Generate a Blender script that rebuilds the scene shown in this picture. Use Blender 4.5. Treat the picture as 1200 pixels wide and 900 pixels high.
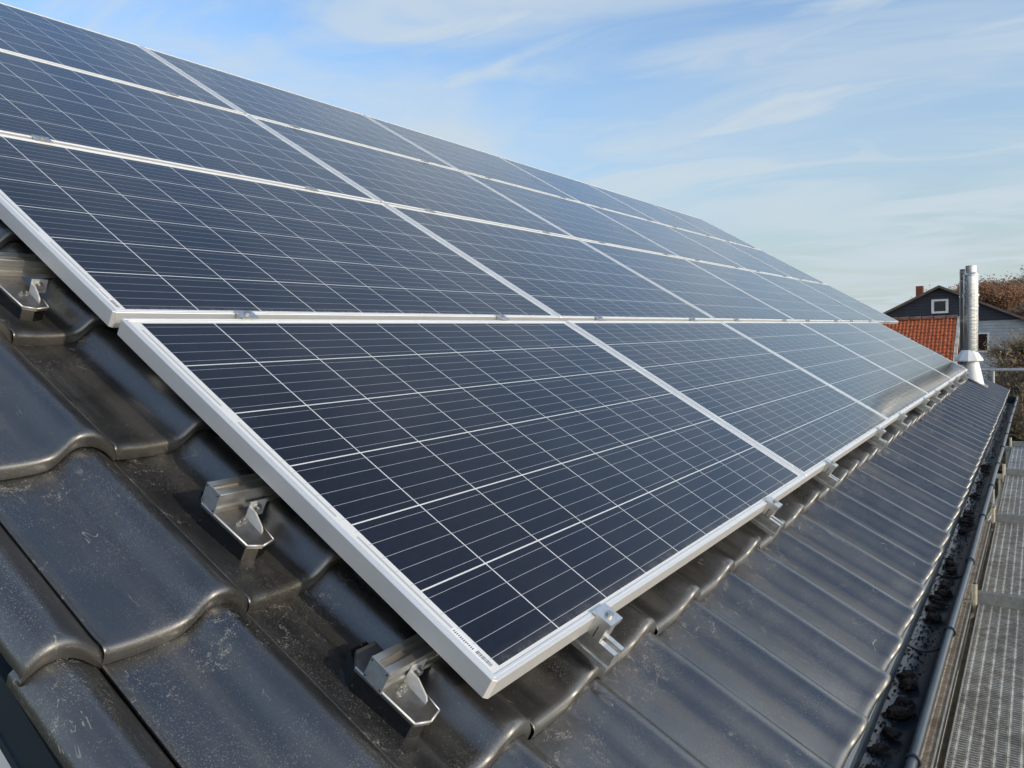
import bpy, bmesh, math, random
from mathutils import Vector, Matrix

for o in list(bpy.data.objects):
    bpy.data.objects.remove(o, do_unlink=True)
SC = bpy.context.scene
COL = SC.collection
PI = math.pi
R = math.radians

# ------------------------------------------------------------------ camera
cam_d = bpy.data.cameras.new('camera')
cam = bpy.data.objects.new('camera', cam_d)
COL.objects.link(cam)
cam_d.sensor_width = 36.0
cam_d.lens = 27.4956
cam_d.clip_start = 0.02
cam_d.clip_end = 5000
cx = Vector((0.55732834, -0.82966886, -0.03216673))      # camera right
cy = Vector((-0.06437011, -0.00455074, -0.99791568))     # camera down
cz = Vector((0.82779322, 0.55823728, -0.05594213))       # camera forward
m3 = Matrix((cx, -cy, -cz)).transposed()
cam.matrix_world = Matrix.Translation((-0.80792, -1.43726, -0.07151)) @ m3.to_4x4()
SC.camera = cam

# ------------------------------------------------------------------ sky, sun, exposure
SUN_AZ = 184.0      # sky rotation: sun on the downhill side of the roof
SUN_EL = 15.0
world = bpy.data.worlds.new('World')
SC.world = world
world.use_nodes = True
wn = world.node_tree
for nd in list(wn.nodes):
    wn.nodes.remove(nd)
wo = wn.nodes.new('ShaderNodeOutputWorld')
wb = wn.nodes.new('ShaderNodeBackground')
wb.inputs['Strength'].default_value = 0.15
sky = wn.nodes.new('ShaderNodeTexSky')
sky.sky_type = 'NISHITA'
sky.sun_disc = False
sky.sun_elevation = R(SUN_EL)
sky.sun_rotation = R(SUN_AZ)
sky.altitude = 100
sky.air_density = 1.0
sky.dust_density = 0.6
sky.ozone_density = 1.6
# thin streaky high cloud, laid out on a horizontal layer overhead
tc = wn.nodes.new('ShaderNodeTexCoord')
sep = wn.nodes.new('ShaderNodeSeparateXYZ')
wn.links.new(tc.outputs['Generated'], sep.inputs[0])
def wmath(op, a, b=None, c=None):
    nd = wn.nodes.new('ShaderNodeMath'); nd.operation = op
    for i, v in enumerate((a, b, c)):
        if v is None: continue
        if isinstance(v, (int, float)): nd.inputs[i].default_value = v
        else: wn.links.new(v, nd.inputs[i])
    return nd.outputs[0]
zz = wmath('ADD', wmath('MAXIMUM', sep.outputs['Z'], 0.0), 0.13)
px = wmath('DIVIDE', sep.outputs['X'], zz)
py = wmath('DIVIDE', sep.outputs['Y'], zz)
comb = wn.nodes.new('ShaderNodeCombineXYZ')
wn.links.new(px, comb.inputs[0]); wn.links.new(py, comb.inputs[1])
def cloud_layer(rot, scale, sc, detail, lo, hi, dist, loc=(0, 0, 0)):
    mp = wn.nodes.new('ShaderNodeMapping')
    m0 = wn.nodes.new('ShaderNodeMapping')
    m0.inputs['Rotation'].default_value = (0, 0, R(rot))
    m0.inputs['Location'].default_value = loc
    wn.links.new(comb.outputs[0], m0.inputs[0])
    mp.inputs['Scale'].default_value = scale
    wn.links.new(m0.outputs[0], mp.inputs[0])
    nz = wn.nodes.new('ShaderNodeTexNoise')
    nz.inputs['Scale'].default_value = sc
    nz.inputs['Detail'].default_value = detail
    nz.inputs['Roughness'].default_value = 0.50
    nz.inputs['Distortion'].default_value = dist
    wn.links.new(mp.outputs[0], nz.inputs['Vector'])
    mr = wn.nodes.new('ShaderNodeMapRange')
    mr.interpolation_type = 'SMOOTHSTEP'
    mr.inputs['From Min'].default_value = lo
    mr.inputs['From Max'].default_value = hi
    wn.links.new(nz.outputs['Fac'], mr.inputs['Value'])
    return mr.outputs[0]
c1 = cloud_layer(72, (0.62, 1.0, 1), 1.25, 7, 0.38, 0.68, 0.8)
c2 = cloud_layer(80, (0.62, 1.35, 1), 2.3, 8, 0.42, 0.68, 0.9, (3, 1, 0))
cl = wmath('MAXIMUM', wmath('MULTIPLY', c1, 0.85), wmath('MULTIPLY', c2, 0.80))
thin = wn.nodes.new('ShaderNodeMapRange')
thin.interpolation_type = 'SMOOTHSTEP'
thin.inputs['From Min'].default_value = 0.42
thin.inputs['From Max'].default_value = 0.85
thin.inputs['To Min'].default_value = 1.0
thin.inputs['To Max'].default_value = 0.25
wn.links.new(sep.outputs['Z'], thin.inputs['Value'])
cl = wmath('MULTIPLY', cl, thin.outputs[0])
# milky veil towards the horizon
veil = wn.nodes.new('ShaderNodeMapRange')
veil.interpolation_type = 'SMOOTHSTEP'
veil.inputs['From Min'].default_value = -0.02
veil.inputs['From Max'].default_value = 0.42
veil.inputs['To Min'].default_value = 0.88
veil.inputs['To Max'].default_value = 0.06
wn.links.new(sep.outputs['Z'], veil.inputs['Value'])
mixw = wn.nodes.new('ShaderNodeMix'); mixw.data_type = 'RGBA'
wn.links.new(veil.outputs[0], mixw.inputs['Factor'])
gain = wn.nodes.new('ShaderNodeMix'); gain.data_type = 'RGBA'; gain.blend_type = 'MULTIPLY'
gain.inputs['Factor'].default_value = 1.0
gain.inputs['B'].default_value = (1.12, 1.26, 1.42, 1)
wn.links.new(sky.outputs[0], gain.inputs['A'])
wn.links.new(gain.outputs['Result'], mixw.inputs['A'])
mixw.inputs['B'].default_value = (2.55, 2.90, 2.95, 1)
mixc = wn.nodes.new('ShaderNodeMix'); mixc.data_type = 'RGBA'
wn.links.new(cl, mixc.inputs['Factor'])
wn.links.new(mixw.outputs['Result'], mixc.inputs['A'])
mixc.inputs['B'].default_value = (3.35, 3.85, 4.25, 1)
# added bright haze on the unseen sun side, to lift reflections in the tiles
sunside = wmath('ADD', wmath('MULTIPLY', sep.outputs['X'], 0.02), wmath('MULTIPLY', sep.outputs['Y'], -0.95))
hz = wn.nodes.new('ShaderNodeMapRange'); hz.interpolation_type = 'SMOOTHSTEP'
hz.inputs['From Min'].default_value = 0.0; hz.inputs['From Max'].default_value = 0.50
hz.inputs['To Min'].default_value = 0.0; hz.inputs['To Max'].default_value = 0.90
wn.links.new(sunside, hz.inputs['Value'])
hz2 = wn.nodes.new('ShaderNodeMapRange'); hz2.interpolation_type = 'SMOOTHSTEP'
hz2.inputs['From Min'].default_value = 0.35; hz2.inputs['From Max'].default_value = 0.75
hz2.inputs['To Min'].default_value = 1.0; hz2.inputs['To Max'].default_value = 0.0
wn.links.new(sep.outputs['Z'], hz2.inputs['Value'])
mixh = wn.nodes.new('ShaderNodeMix'); mixh.data_type = 'RGBA'
wn.links.new(wmath('MULTIPLY', hz.outputs[0], hz2.outputs[0]), mixh.inputs['Factor'])
wn.links.new(mixc.outputs['Result'], mixh.inputs['A'])
mixh.inputs['B'].default_value = (11.5, 11.6, 11.4, 1)
wn.links.new(mixh.outputs['Result'], wb.inputs['Color'])
wn.links.new(wb.outputs[0], wo.inputs[0])

sun_d = bpy.data.lights.new('sun', 'SUN')
sun_d.energy = 2.0
sun_d.angle = R(1.5)
sun_d.color = (1.0, 0.84, 0.62)
sun = bpy.data.objects.new('sun', sun_d)
COL.objects.link(sun)
sdir = Vector((math.sin(R(SUN_AZ)) * math.cos(R(SUN_EL)), math.cos(R(SUN_AZ)) * math.cos(R(SUN_EL)), math.sin(R(SUN_EL))))
sun.rotation_euler = sdir.to_track_quat('Z', 'Y').to_euler()
sun.location = (0, -20, 20)

SC.view_settings.view_transform = 'Standard'
SC.view_settings.look = 'None'
SC.view_settings.gamma = 1.0
SC.view_settings.use_curve_mapping = False
SC.view_settings.exposure = 0.28
SC.render.engine = 'CYCLES'

# ------------------------------------------------------------------ material helpers
class NT:
    def __init__(s, name):
        s.m = bpy.data.materials.new(name); s.m.use_nodes = True
        s.t = s.m.node_tree
        s.b = s.t.nodes['Principled BSDF']
    def n(s, typ, **kw):
        nd = s.t.nodes.new(typ)
        for k, v in kw.items(): setattr(nd, k, v)
        return nd
    def l(s, a, b): s.t.links.new(a, b)
    def put(s, sock, v):
        if isinstance(v, (int, float)):
            sock.default_value = v
        elif isinstance(v, (tuple, list)):
            sock.default_value = (*v, 1) if len(v) == 3 and sock.type == 'RGBA' else v
        else: s.l(v, sock)
    def math(s, op, a, b=None, c=None, clamp=False):
        nd = s.n('ShaderNodeMath', operation=op); nd.use_clamp = clamp
        for i, v in enumerate((a, b, c)):
            if v is not None: s.put(nd.inputs[i], v)
        return nd.outputs[0]
    def coord(s, what='Object'):
        return s.n('ShaderNodeTexCoord').outputs[what]
    def mapping(s, vec, scale=(1, 1, 1), rot=(0, 0, 0), loc=(0, 0, 0)):
        mp = s.n('ShaderNodeMapping'); s.l(vec, mp.inputs[0])
        mp.inputs['Scale'].default_value = scale; mp.inputs['Rotation'].default_value = rot
        mp.inputs['Location'].default_value = loc
        return mp.outputs[0]
    def noise(s, vec, scale, detail=4, rough=0.55, dist=0.0):
        nd = s.n('ShaderNodeTexNoise'); s.l(vec, nd.inputs['Vector'])
        nd.inputs['Scale'].default_value = scale; nd.inputs['Detail'].default_value = detail
        nd.inputs['Roughness'].default_value = rough; nd.inputs['Distortion'].default_value = dist
        return nd.outputs['Fac']
    def ramp(s, v, lo, hi, a=0.0, b=1.0, smooth=True):
        nd = s.n('ShaderNodeMapRange'); nd.interpolation_type = 'SMOOTHSTEP' if smooth else 'LINEAR'
        s.put(nd.inputs['Value'], v)
        nd.inputs['From Min'].default_value = lo; nd.inputs['From Max'].default_value = hi
        nd.inputs['To Min'].default_value = a; nd.inputs['To Max'].default_value = b
        return nd.outputs[0]
    def mix(s, f, a, b):
        nd = s.n('ShaderNodeMix', data_type='RGBA')
        s.put(nd.inputs['Factor'], f); s.put(nd.inputs['A'], a); s.put(nd.inputs['B'], b)
        return nd.outputs['Result']
    def bump(s, h, strength=0.3, dist=0.01):
        nd = s.n('ShaderNodeBump'); nd.inputs['Strength'].default_value = strength
        nd.inputs['Distance'].default_value = dist
        s.put(nd.inputs['Height'], h); s.l(nd.outputs[0], s.b.inputs['Normal'])
    def base(s, col=None, rough=None, metal=None, spec=None):
        if col is not None: s.put(s.b.inputs['Base Color'], col)
        if rough is not None: s.put(s.b.inputs['Roughness'], rough)
        if metal is not None: s.put(s.b.inputs['Metallic'], metal)
        if spec is not None: s.put(s.b.inputs['Specular IOR Level'], spec)

def simple(name, col, rough=0.6, metal=0.0, var=0.15, scale=6.0, bump=0.0, bscale=80.0, spec=0.5, col2=None, lo=0.35, hi=0.7, rvar=0.08):
    k = NT(name)
    co = k.coord()
    nz = k.noise(co, scale, 5, 0.6)
    c2 = col2 if col2 else tuple(c * (1 - var) for c in col)
    k.base(k.mix(k.ramp(nz, lo, hi), col, c2), None, metal, spec)
    k.base(rough=k.math('ADD', rough - rvar / 2, k.math('MULTIPLY', k.noise(co, scale * 3.1, 4), rvar)))
    if bump: k.bump(k.noise(co, bscale, 4), bump, 0.002)
    return k.m

# --- solar cells under glass
PW, PH = 1.663, 0.984          # panel size along the eave / up the slope
LIP = 0.011
def cell_material():
    k = NT('solar_cells_under_glass')
    co = k.coord()
    sp = k.n('ShaderNodeSeparateXYZ'); k.l(co, sp.inputs[0])
    x, y = sp.outputs[0], sp.outputs[1]
    mx, my = 0.0205, 0.0055
    cw = (PW - 2 * LIP - 2 * mx) / 10.0
    ch = (PH - 2 * LIP - 2 * my) / 6.0
    ux = k.math('DIVIDE', k.math('ADD', x, PW / 2 - LIP - mx), cw)
    uy = k.math('DIVIDE', k.math('ADD', y, PH / 2 - LIP - my), ch)
    fx = k.math('FRACT', ux); fy = k.math('FRACT', uy)
    dx = k.math('ABSOLUTE', k.math('SUBTRACT', fx, 0.5))
    dy = k.math('ABSOLUTE', k.math('SUBTRACT', fy, 0.5))
    gx = k.math('GREATER_THAN', dx, 0.5 - 0.0012 / cw)
    gy = k.math('GREATER_THAN', dy, 0.5 - 0.0014 / ch)
    inx = k.math('MULTIPLY', k.math('GREATER_THAN', ux, 0.0), k.math('LESS_THAN', ux, 10.0))
    iny = k.math('MULTIPLY', k.math('GREATER_THAN', uy, 0.0), k.math('LESS_THAN', uy, 6.0))
    inside = k.math('MULTIPLY', inx, iny)
    gap = k.math('MAXIMUM', k.math('MAXIMUM', gx, gy), k.math('SUBTRACT', 1.0, inside))
    fb = k.math('ABSOLUTE', k.math('SUBTRACT', k.math('FRACT', k.math('MULTIPLY', uy, 5.0)), 0.5))
    inb = k.math('MULTIPLY', k.math('GREATER_THAN', ux, -0.045), k.math('LESS_THAN', ux, 10.045))
    bus = k.math('MULTIPLY', k.math('LESS_THAN', fb, 0.00042 / (ch / 5)), k.math('MULTIPLY', inb, iny))
    # cross ribbons in the side margins, broken between strings
    rb = k.math('MULTIPLY', k.math('LESS_THAN', k.math('ABSOLUTE', k.math('SUBTRACT', k.math('ABSOLUTE', k.math('SUBTRACT', ux, 5.0)), 5.062)), 0.014), iny)
    rb = k.math('MULTIPLY', rb, k.math('LESS_THAN', k.math('ABSOLUTE', k.math('SUBTRACT', k.math('FRACT', k.math('MULTIPLY', uy, 0.5)), 0.5)), 0.42))
    # silicon: dark navy with slight per-cell change and fine grain
    wnn = k.n('ShaderNodeTexWhiteNoise', noise_dimensions='3D')
    fl = k.n('ShaderNodeCombineXYZ')
    oi = k.n('ShaderNodeObjectInfo')
    k.l(k.math('FLOOR', ux), fl.inputs[0]); k.l(k.math('FLOOR', uy), fl.inputs[1]); k.l(k.math('MULTIPLY', oi.outputs['Random'], 50.0), fl.inputs[2])
    k.l(fl.outputs[0], wnn.inputs['Vector'])
    vor = k.n('ShaderNodeTexVoronoi'); k.l(co, vor.inputs['Vector']); vor.inputs['Scale'].default_value = 130
    grain = k.n('ShaderNodeSeparateColor'); k.l(vor.outputs['Color'], grain.inputs[0])
    g = k.math('ADD', k.math('MULTIPLY', wnn.outputs['Value'], 0.35), k.math('MULTIPLY', grain.outputs[0], 0.35))
    sil = k.mix(g, (0.0030, 0.0036, 0.0080), (0.0095, 0.0104, 0.0220))
    col = k.mix(gap, sil, (0.62, 0.64, 0.64))
    col = k.mix(bus, col, (0.36, 0.38, 0.42))
    col = k.mix(rb, col, (0.38, 0.40, 0.44))
    # dust film and tiny specks on the glass
    d1 = k.ramp(k.noise(co, 2.2, 6, 0.65), 0.45, 0.8, 0.0, 0.035)
    vs = k.n('ShaderNodeTexVoronoi'); k.l(co, vs.inputs['Vector']); vs.inputs['Scale'].default_value = 34
    vs.inputs['Randomness'].default_value = 1.0
    sc = k.n('ShaderNodeSeparateColor'); k.l(vs.outputs['Color'], sc.inputs[0])
    spk = k.math('MULTIPLY', k.math('LESS_THAN', vs.outputs['Distance'], k.math('MULTIPLY', sc.outputs[1], 0.055)), k.math('GREATER_THAN', sc.outputs[0], 0.80))
    edge = k.math('MULTIPLY', k.ramp(y, -PH / 2 + LIP + 0.034, -PH / 2 + LIP), k.ramp(k.noise(co, 17, 5, 0.7), 0.3, 0.7, 0.0, 0.16))
    d1 = k.math('MAXIMUM', d1, edge)
    col = k.mix(d1, col, (0.40, 0.38, 0.36))
    col = k.mix(k.math('MULTIPLY', spk, 0.6), col, (0.03, 0.027, 0.022))
    k.base(col, k.math('ADD', 0.13, k.math('ADD', k.math('MULTIPLY', spk, 0.4), k.math('MULTIPLY', d1, 2.0))), 0.0, 0.5)
    k.b.inputs['IOR'].default_value = 1.45
    k.bump(k.noise(co, 420, 2), 0.05, 0.0006)
    return k.m
M_CELL = cell_material()

def alu(name, col, rough, metal=0.85, scale=14, stripes=None, var=0.2):
    k = NT(name)
    co = k.coord()
    st = k.mapping(co, stripes if stripes else (1, 1, 1))
    nz = k.noise(st, scale, 6, 0.6)
    k.base(k.mix(k.ramp(nz, 0.3, 0.75), col, tuple(c * (1 - var) for c in col)), k.math('ADD', rough, k.math('MULTIPLY', nz, 0.15)), metal)
    k.bump(k.noise(st, scale * 8, 3), 0.08, 0.001)
    return k.m
M_TAB = alu('sky_lit_aluminium', (0.74, 0.76, 0.78), 0.38, 0.45, 60)  # paler than the plate: reflected sky put into the colour
M_FRAME = alu('anodised_frame_aluminium', (0.83, 0.83, 0.82), 0.38, 0.65, 9, None, 0.08)
M_RAIL = alu('mill_finish_rail_aluminium', (0.76, 0.75, 0.72), 0.26, 0.92, 30, (0.4, 3, 3), 0.30)
M_CLAMP = alu('clamp_aluminium', (0.72, 0.72, 0.71), 0.28, 0.9, 60)
M_SPIG = simple('zinc_spigot', (.50, .47, .38), .45, .4, .3, 40)
M_STEEL = alu('stainless_bolt', (0.50, 0.50, 0.49), 0.32, 0.95, 90)
M_PLATE = alu('stainless_hook_plate', (0.30, 0.295, 0.29), 0.34, 0.85, 40, None, 0.4)
M_CAP = simple('grey_end_cap', (0.26, 0.30, 0.33), 0.45, 0.3, 0.25, 60)
M_BLOCK = simple('black_glossy_block', (0.008, 0.0085, 0.009), 0.12, 0.0, 0.3, 150, col2=(.07, .065, .055), lo=.62, hi=.70)
M_HOLE = simple('dark_hole', (0.01, 0.01, 0.01), 0.8)
M_PRINT = simple('dark_label_print', (0.06, 0.07, 0.09), 0.5, var=0.3)
M_LABEL = simple('pale_label_paper', (0.68, 0.70, 0.72), 0.4)

# --- roof tile: UV = (t across the tile, s down the tile), colour attribute = random per tile
def tile_material():
    k = NT('anthracite_engobed_tile')
    co = k.coord()
    uv = k.n('ShaderNodeUVMap'); uv.uv_map = 'tile'
    sp = k.n('ShaderNodeSeparateXYZ'); k.l(uv.outputs[0], sp.inputs[0])
    t, s = sp.outputs[0], sp.outputs[1]
    at = k.n('ShaderNodeAttribute', attribute_name='rnd')
    ac = k.n('ShaderNodeSeparateColor'); k.l(at.outputs['Color'], ac.inputs[0])
    rnd = ac.outputs[0]
    base = k.mix(rnd, (0.0105, 0.0105, 0.0108), (0.0175, 0.0173, 0.0172))
    base = k.mix(k.ramp(k.noise(co, 7, 5, 0.6), 0.35, 0.7), base, (0.018, 0.0178, 0.0175))
    # brown grime gathered at side laps and along the front edge
    n1 = k.noise(co, 26, 6, 0.7)
    lap = k.math('MAXIMUM', k.ramp(t, 0.86, 0.99), k.ramp(t, 0.10, 0.02))
    lip = k.ramp(s, 0.90, 0.985)
    grime = k.math('MULTIPLY', k.math('MAXIMUM', k.math('MULTIPLY', lap, 0.75), lip), k.ramp(n1, 0.25, 0.6, 0.35, 1.0))
    base = k.mix(k.math('MULTIPLY', grime, 0.55), base, (0.040, 0.038, 0.032))
    # film of dust over the flat of the tile, streaked down the slope
    streak = k.noise(k.mapping(co, (22, 1.3, 1)), 1.0, 5, 0.6)
    dust = k.math('MULTIPLY', k.ramp(streak, 0.40, 0.75), k.ramp(k.noise(co, 3.4, 4), 0.3, 0.7))
    band = k.math('MULTIPLY', k.math('MULTIPLY', k.ramp(t, 0.17, 0.34), k.ramp(t, 0.56, 0.44)), k.ramp(streak, 0.30, 0.62))
    dust = k.math('MAXIMUM', dust, k.math('MULTIPLY', band, 0.85))
    base = k.mix(k.math('MULTIPLY', dust, 0.30), base, (0.100, 0.095, 0.086))
    # pale crusty specks: fine ones everywhere, denser below a lap and along the seams
    dens = k.math('MAXIMUM', k.math('MAXIMUM', k.ramp(s, 0.36, 0.16), k.math('MULTIPLY', k.ramp(t, 0.16, 0.02), 1.0)), k.ramp(k.noise(co, 5, 3), 0.45, 0.75, 0.1, 0.7))
    f1 = k.noise(co, 430, 3, 0.8, 0.6)
    f2 = k.noise(co, 30, 5, 0.7, 1.2)
    th = k.math('SUBTRACT', 0.80, k.math('MULTIPLY', k.math('MULTIPLY', dens, k.ramp(f2, 0.36, 0.68)), 0.27))
    spk = k.math('GREATER_THAN', f1, th)
    base = k.mix(k.math('MULTIPLY', spk, 0.75), base, (0.30, 0.285, 0.24))
    pin = k.math('GREATER_THAN', k.noise(co, 520, 2, 0.5), k.ramp(k.noise(co, 9, 4), 0.3, 0.7, 0.70, 0.60))
    base = k.mix(k.math('MULTIPLY', pin, 0.45), base, (0.26, 0.25, 0.22))
    # thin crooked scratches and lime lines
    ln = k.math('ABSOLUTE', k.math('SUBTRACT', k.noise(k.mapping(co, (9, 2.2, 1)), 1.6, 5, 0.6, 0.8), 0.5))
    lines = k.math('MULTIPLY', k.math('LESS_THAN', ln, 0.0022), k.math('GREATER_THAN', k.noise(co, 21, 3), 0.60))
    base = k.mix(k.math('MULTIPLY', lines, 0.6), base, (0.24, 0.23, 0.20))
    dull = k.math('MAXIMUM', k.math('MAXIMUM', spk, lines), k.math('MAXIMUM', k.math('MULTIPLY', dust, 0.38), k.math('MULTIPLY', grime, 0.42)))
    rough = k.math('ADD', k.ramp(k.noise(co, 11, 4), 0.3, 0.7, 0.25, 0.36), k.math('MULTIPLY', dull, 0.35))
    k.base(base, rough, 0.0, 0.65)
    k.b.inputs['IOR'].default_value = 2.05
    hb = k.math('ADD', k.math('MULTIPLY', k.noise(co, 240, 4, 0.7), 0.35), k.math('ADD', k.math('MULTIPLY', k.noise(co, 14, 3), 1.6), k.math('MULTIPLY', spk, 0.6)))
    k.bump(hb, 0.22, 0.0022)
    return k.m
M_TILE = tile_material()
M_DECK = simple('roofing_membrane', (0.02, 0.02, 0.022), 0.7)
M_VERGE = simple('anthracite_verge_sheet', (0.020, 0.032, 0.046), 0.45, 0.0, 0.12, 3)
M_RENDER = simple('white_wall_render', (0.72, 0.72, 0.70), 0.85, var=0.08, bump=0.3, bscale=120)
M_GUT = simple('anthracite_gutter_metal', (0.020, 0.034, 0.050), 0.34, 0.2, 0.35, 9)
M_BEAD = simple('gutter_bead_metal', (0.055, 0.070, 0.085), 0.36, 0.2, 0.25, 12)
M_FLASH = simple('eaves_flashing_metal', (0.075, 0.10, 0.13), 0.33, 0.2, 0.3, 8)
M_MOSS = simple('dead_brown_moss', (0.060, 0.042, 0.033), 0.95, var=0.6, scale=60, bump=1.0, bscale=300)
M_GALV = alu('galvanised_scaffold_steel', (0.47, 0.48, 0.47), 0.42, 0.6, 24, None, 0.35)

M_BAR = alu('dull_grey_bar_steel', (0.27, 0.29, 0.29), 0.5, 0.5, 24, None, 0.35)

def plank_material(name, col, col2, amt, period=0.031, slot=0.011, wob=0.0):
    k = NT(name)
    co = k.coord()
    sp = k.n('ShaderNodeSeparateXYZ'); k.l(co, sp.inputs[0])
    x, y = sp.outputs[0], sp.outputs[1]
    row = k.math('DIVIDE', y, period)
    ri = k.math('FLOOR', row)
    fy = k.math('ABSOLUTE', k.math('SUBTRACT', k.math('FRACT', row), 0.5))
    xs = k.math('ADD', k.math('DIVIDE', x, slot), k.math('MULTIPLY', ri, 0.5))
    fx = k.math('ABSOLUTE', k.math('SUBTRACT', k.math('FRACT', xs), 0.5))
    body = k.math('MULTIPLY', k.ramp(fy, 0.40, 0.28), k.ramp(fx, 0.40, 0.18))
    rib = k.ramp(fy, 0.42, 0.49)
    nz = k.noise(co, 15, 7, 0.75, 0.8); nf = k.noise(co, 70, 5, 0.7)
    dirt = k.ramp(k.math('ADD', k.math('MULTIPLY', nz, 0.7), k.math('MULTIPLY', nf, 0.3)), 0.5 - amt * 0.25, 0.66)
    c = k.mix(dirt, col, col2)
    c = k.mix(k.ramp(k.noise(co, 4.5, 6, 0.75, 1.0), 0.48, 0.66, 0.0, 0.7), c, tuple(v * 0.55 for v in col2))
    c = k.mix(k.ramp(k.noise(co, 9.0, 6, 0.75, 0.6), 0.60, 0.70, 0.0, 0.6), c, (0.62, 0.61, 0.57))
    c = k.mix(k.math('MULTIPLY', body, 0.75), c, tuple(v * 0.22 for v in col2))
    k.base(c, k.math('ADD', 0.42, k.math('MULTIPLY', dirt, 0.3)), 0.35)
    k.bump(k.math('ADD', k.math('MULTIPLY', rib, 0.6), k.math('ADD', k.math('MULTIPLY', body, -1.0), k.math('MULTIPLY', nf, 0.5))), 0.9, 0.004)
    return k.m
M_PLANK = plank_material('ribbed_perforated_plank', (0.50, 0.51, 0.49), (0.20, 0.18, 0.15), 0.50, 0.045, 0.021)
M_PLANKD = plank_material('dirty_perforated_plank', (0.52, 0.46, 0.38), (0.24, 0.18, 0.13), 0.7, 0.024, 0.012)

# ------------------------------------------------------------------ mesh helpers
def new_obj(name, bm, mats, parent=None, smooth=False, angle=None):
    me = bpy.data.meshes.new(name)
    bm.to_mesh(me); bm.free()
    for m in (mats if isinstance(mats, (list, tuple)) else [mats]): me.materials.append(m)
    if smooth:
        for p in me.polygons: p.use_smooth = True
        if angle is not None:
            try: me.set_sharp_from_angle(angle=R(angle))
            except Exception: pass
    o = bpy.data.objects.new(name, me)
    COL.objects.link(o)
    if parent: o.parent = parent
    return o
def empty(name, loc=(0, 0, 0), rot=(0, 0, 0)):
    o = bpy.data.objects.new(name, None); COL.objects.link(o)
    o.empty_display_size = 0.1
    o.location = loc; o.rotation_euler = rot
    return o
def tag(o, label=None, cat=None, group=None, kind=None):
    if label: o['label'] = label
    if cat: o['category'] = cat
    if group: o['group'] = group
    if kind: o['kind'] = kind
    return o
def copy_tree(o, parent=None):
    c = o.copy(); COL.objects.link(c)
    if parent: c.parent = parent
    for ch in list(o.children): copy_tree(ch, c)
    return c
def box(bm, x0, x1, y0, y1, z0, z1, mat=0, bevel=0.0, M=None):
    vs = [bm.verts.new((x, y, z)) for x in (x0, x1) for y in (y0, y1) for z in (z0, z1)]
    fs = []
    for q in ((0, 1, 3, 2), (4, 6, 7, 5), (0, 4, 5, 1), (2, 3, 7, 6), (0, 2, 6, 4), (1, 5, 7, 3)):
        f = bm.faces.new([vs[i] for i in q]); f.material_index = mat; fs.append(f)
    if bevel > 0:
        es = {e for f in fs for e in f.edges}
        r = bmesh.ops.bevel(bm, geom=list(es), offset=bevel, segments=2, affect='EDGES', profile=0.7)
        for f in r['faces']: f.material_index = mat
        vs = list({v for f in r['faces'] for v in f.verts} | {v for v in vs if v.is_valid})
    if M is not None:
        for v in vs:
            if v.is_valid: v.co = M @ v.co
def prism(bm, poly, axis, a, b, mat=0):
    """poly: list of 2D points, extruded along axis ('x','y','z') from a to b"""
    def mk(p, h):
        if axis == 'x': return (h, p[0], p[1])
        if axis == 'y': return (p[0], h, p[1])
        return (p[0], p[1], h)
    A = [bm.verts.new(mk(p, a)) for p in poly]; B = [bm.verts.new(mk(p, b)) for p in poly]
    n = len(poly)
    for i in range(n):
        f = bm.faces.new((A[i], A[(i + 1) % n], B[(i + 1) % n], B[i])); f.material_index = mat
    for L in (A[::-1], B):
        f = bm.faces.new(L); f.material_index = mat
def tube(bm, pts, rad, seg=12, cap=True, mat=0):
    rings = []
    n = len(pts)
    rads = rad if isinstance(rad, (list, tuple)) else [rad] * n
    up = None
    for i, p in enumerate(pts):
        p = Vector(p)
        d = (Vector(pts[min(i + 1, n - 1)]) - Vector(pts[max(i - 1, 0)]))
        if d.length < 1e-9: d = Vector((0, 0, 1))
        d.normalize()
        if up is None:
            up = Vector((0, 0, 1)) if abs(d.z) < 0.9 else Vector((1, 0, 0))
        a = d.cross(up)
        if a.length < 1e-6: a = d.cross(Vector((0, 1, 0)))
        a.normalize(); b = d.cross(a); up = -b if i == 0 else up
        rings.append([bm.verts.new(p + (a * math.cos(2 * PI * j / seg) + b * math.sin(2 * PI * j / seg)) * rads[i]) for j in range(seg)])
    for i in range(n - 1):
        for j in range(seg):
            f = bm.faces.new((rings[i][j], rings[i][(j + 1) % seg], rings[i + 1][(j + 1) % seg], rings[i + 1][j])); f.material_index = mat
    if cap and seg > 2:
        bm.faces.new(rings[0][::-1]).material_index = mat; bm.faces.new(rings[-1]).material_index = mat
def lathe(bm, prof, seg=24, center=(0, 0), cap=False, flat=False):
    rings = [[bm.verts.new((center[0] + r * math.cos(2 * PI * j / seg), center[1] + r * math.sin(2 * PI * j / seg), z)) for j in range(seg)] for r, z in prof]
    for i in range(len(rings) - 1):
        for j in range(seg):
            bm.faces.new((rings[i][j], rings[i][(j + 1) % seg], rings[i + 1][(j + 1) % seg], rings[i + 1][j]))
    if cap:
        bm.faces.new(rings[0][::-1]); bm.faces.new(rings[-1])
def fixn(bm): bmesh.ops.recalc_face_normals(bm, faces=bm.faces)

# roof space: x along the eave, y up the slope, z out of the panel plane
PHI = R(31.474)
ROOF_ROT = (PHI, 0, 0)
CP, SP = math.cos(PHI), math.sin(PHI)
def RP(u, v, h=0.0):     # v counts down the slope, h out of the panel plane
    return Vector((u, -v * CP - h * SP, -v * SP + h * CP))

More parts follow.
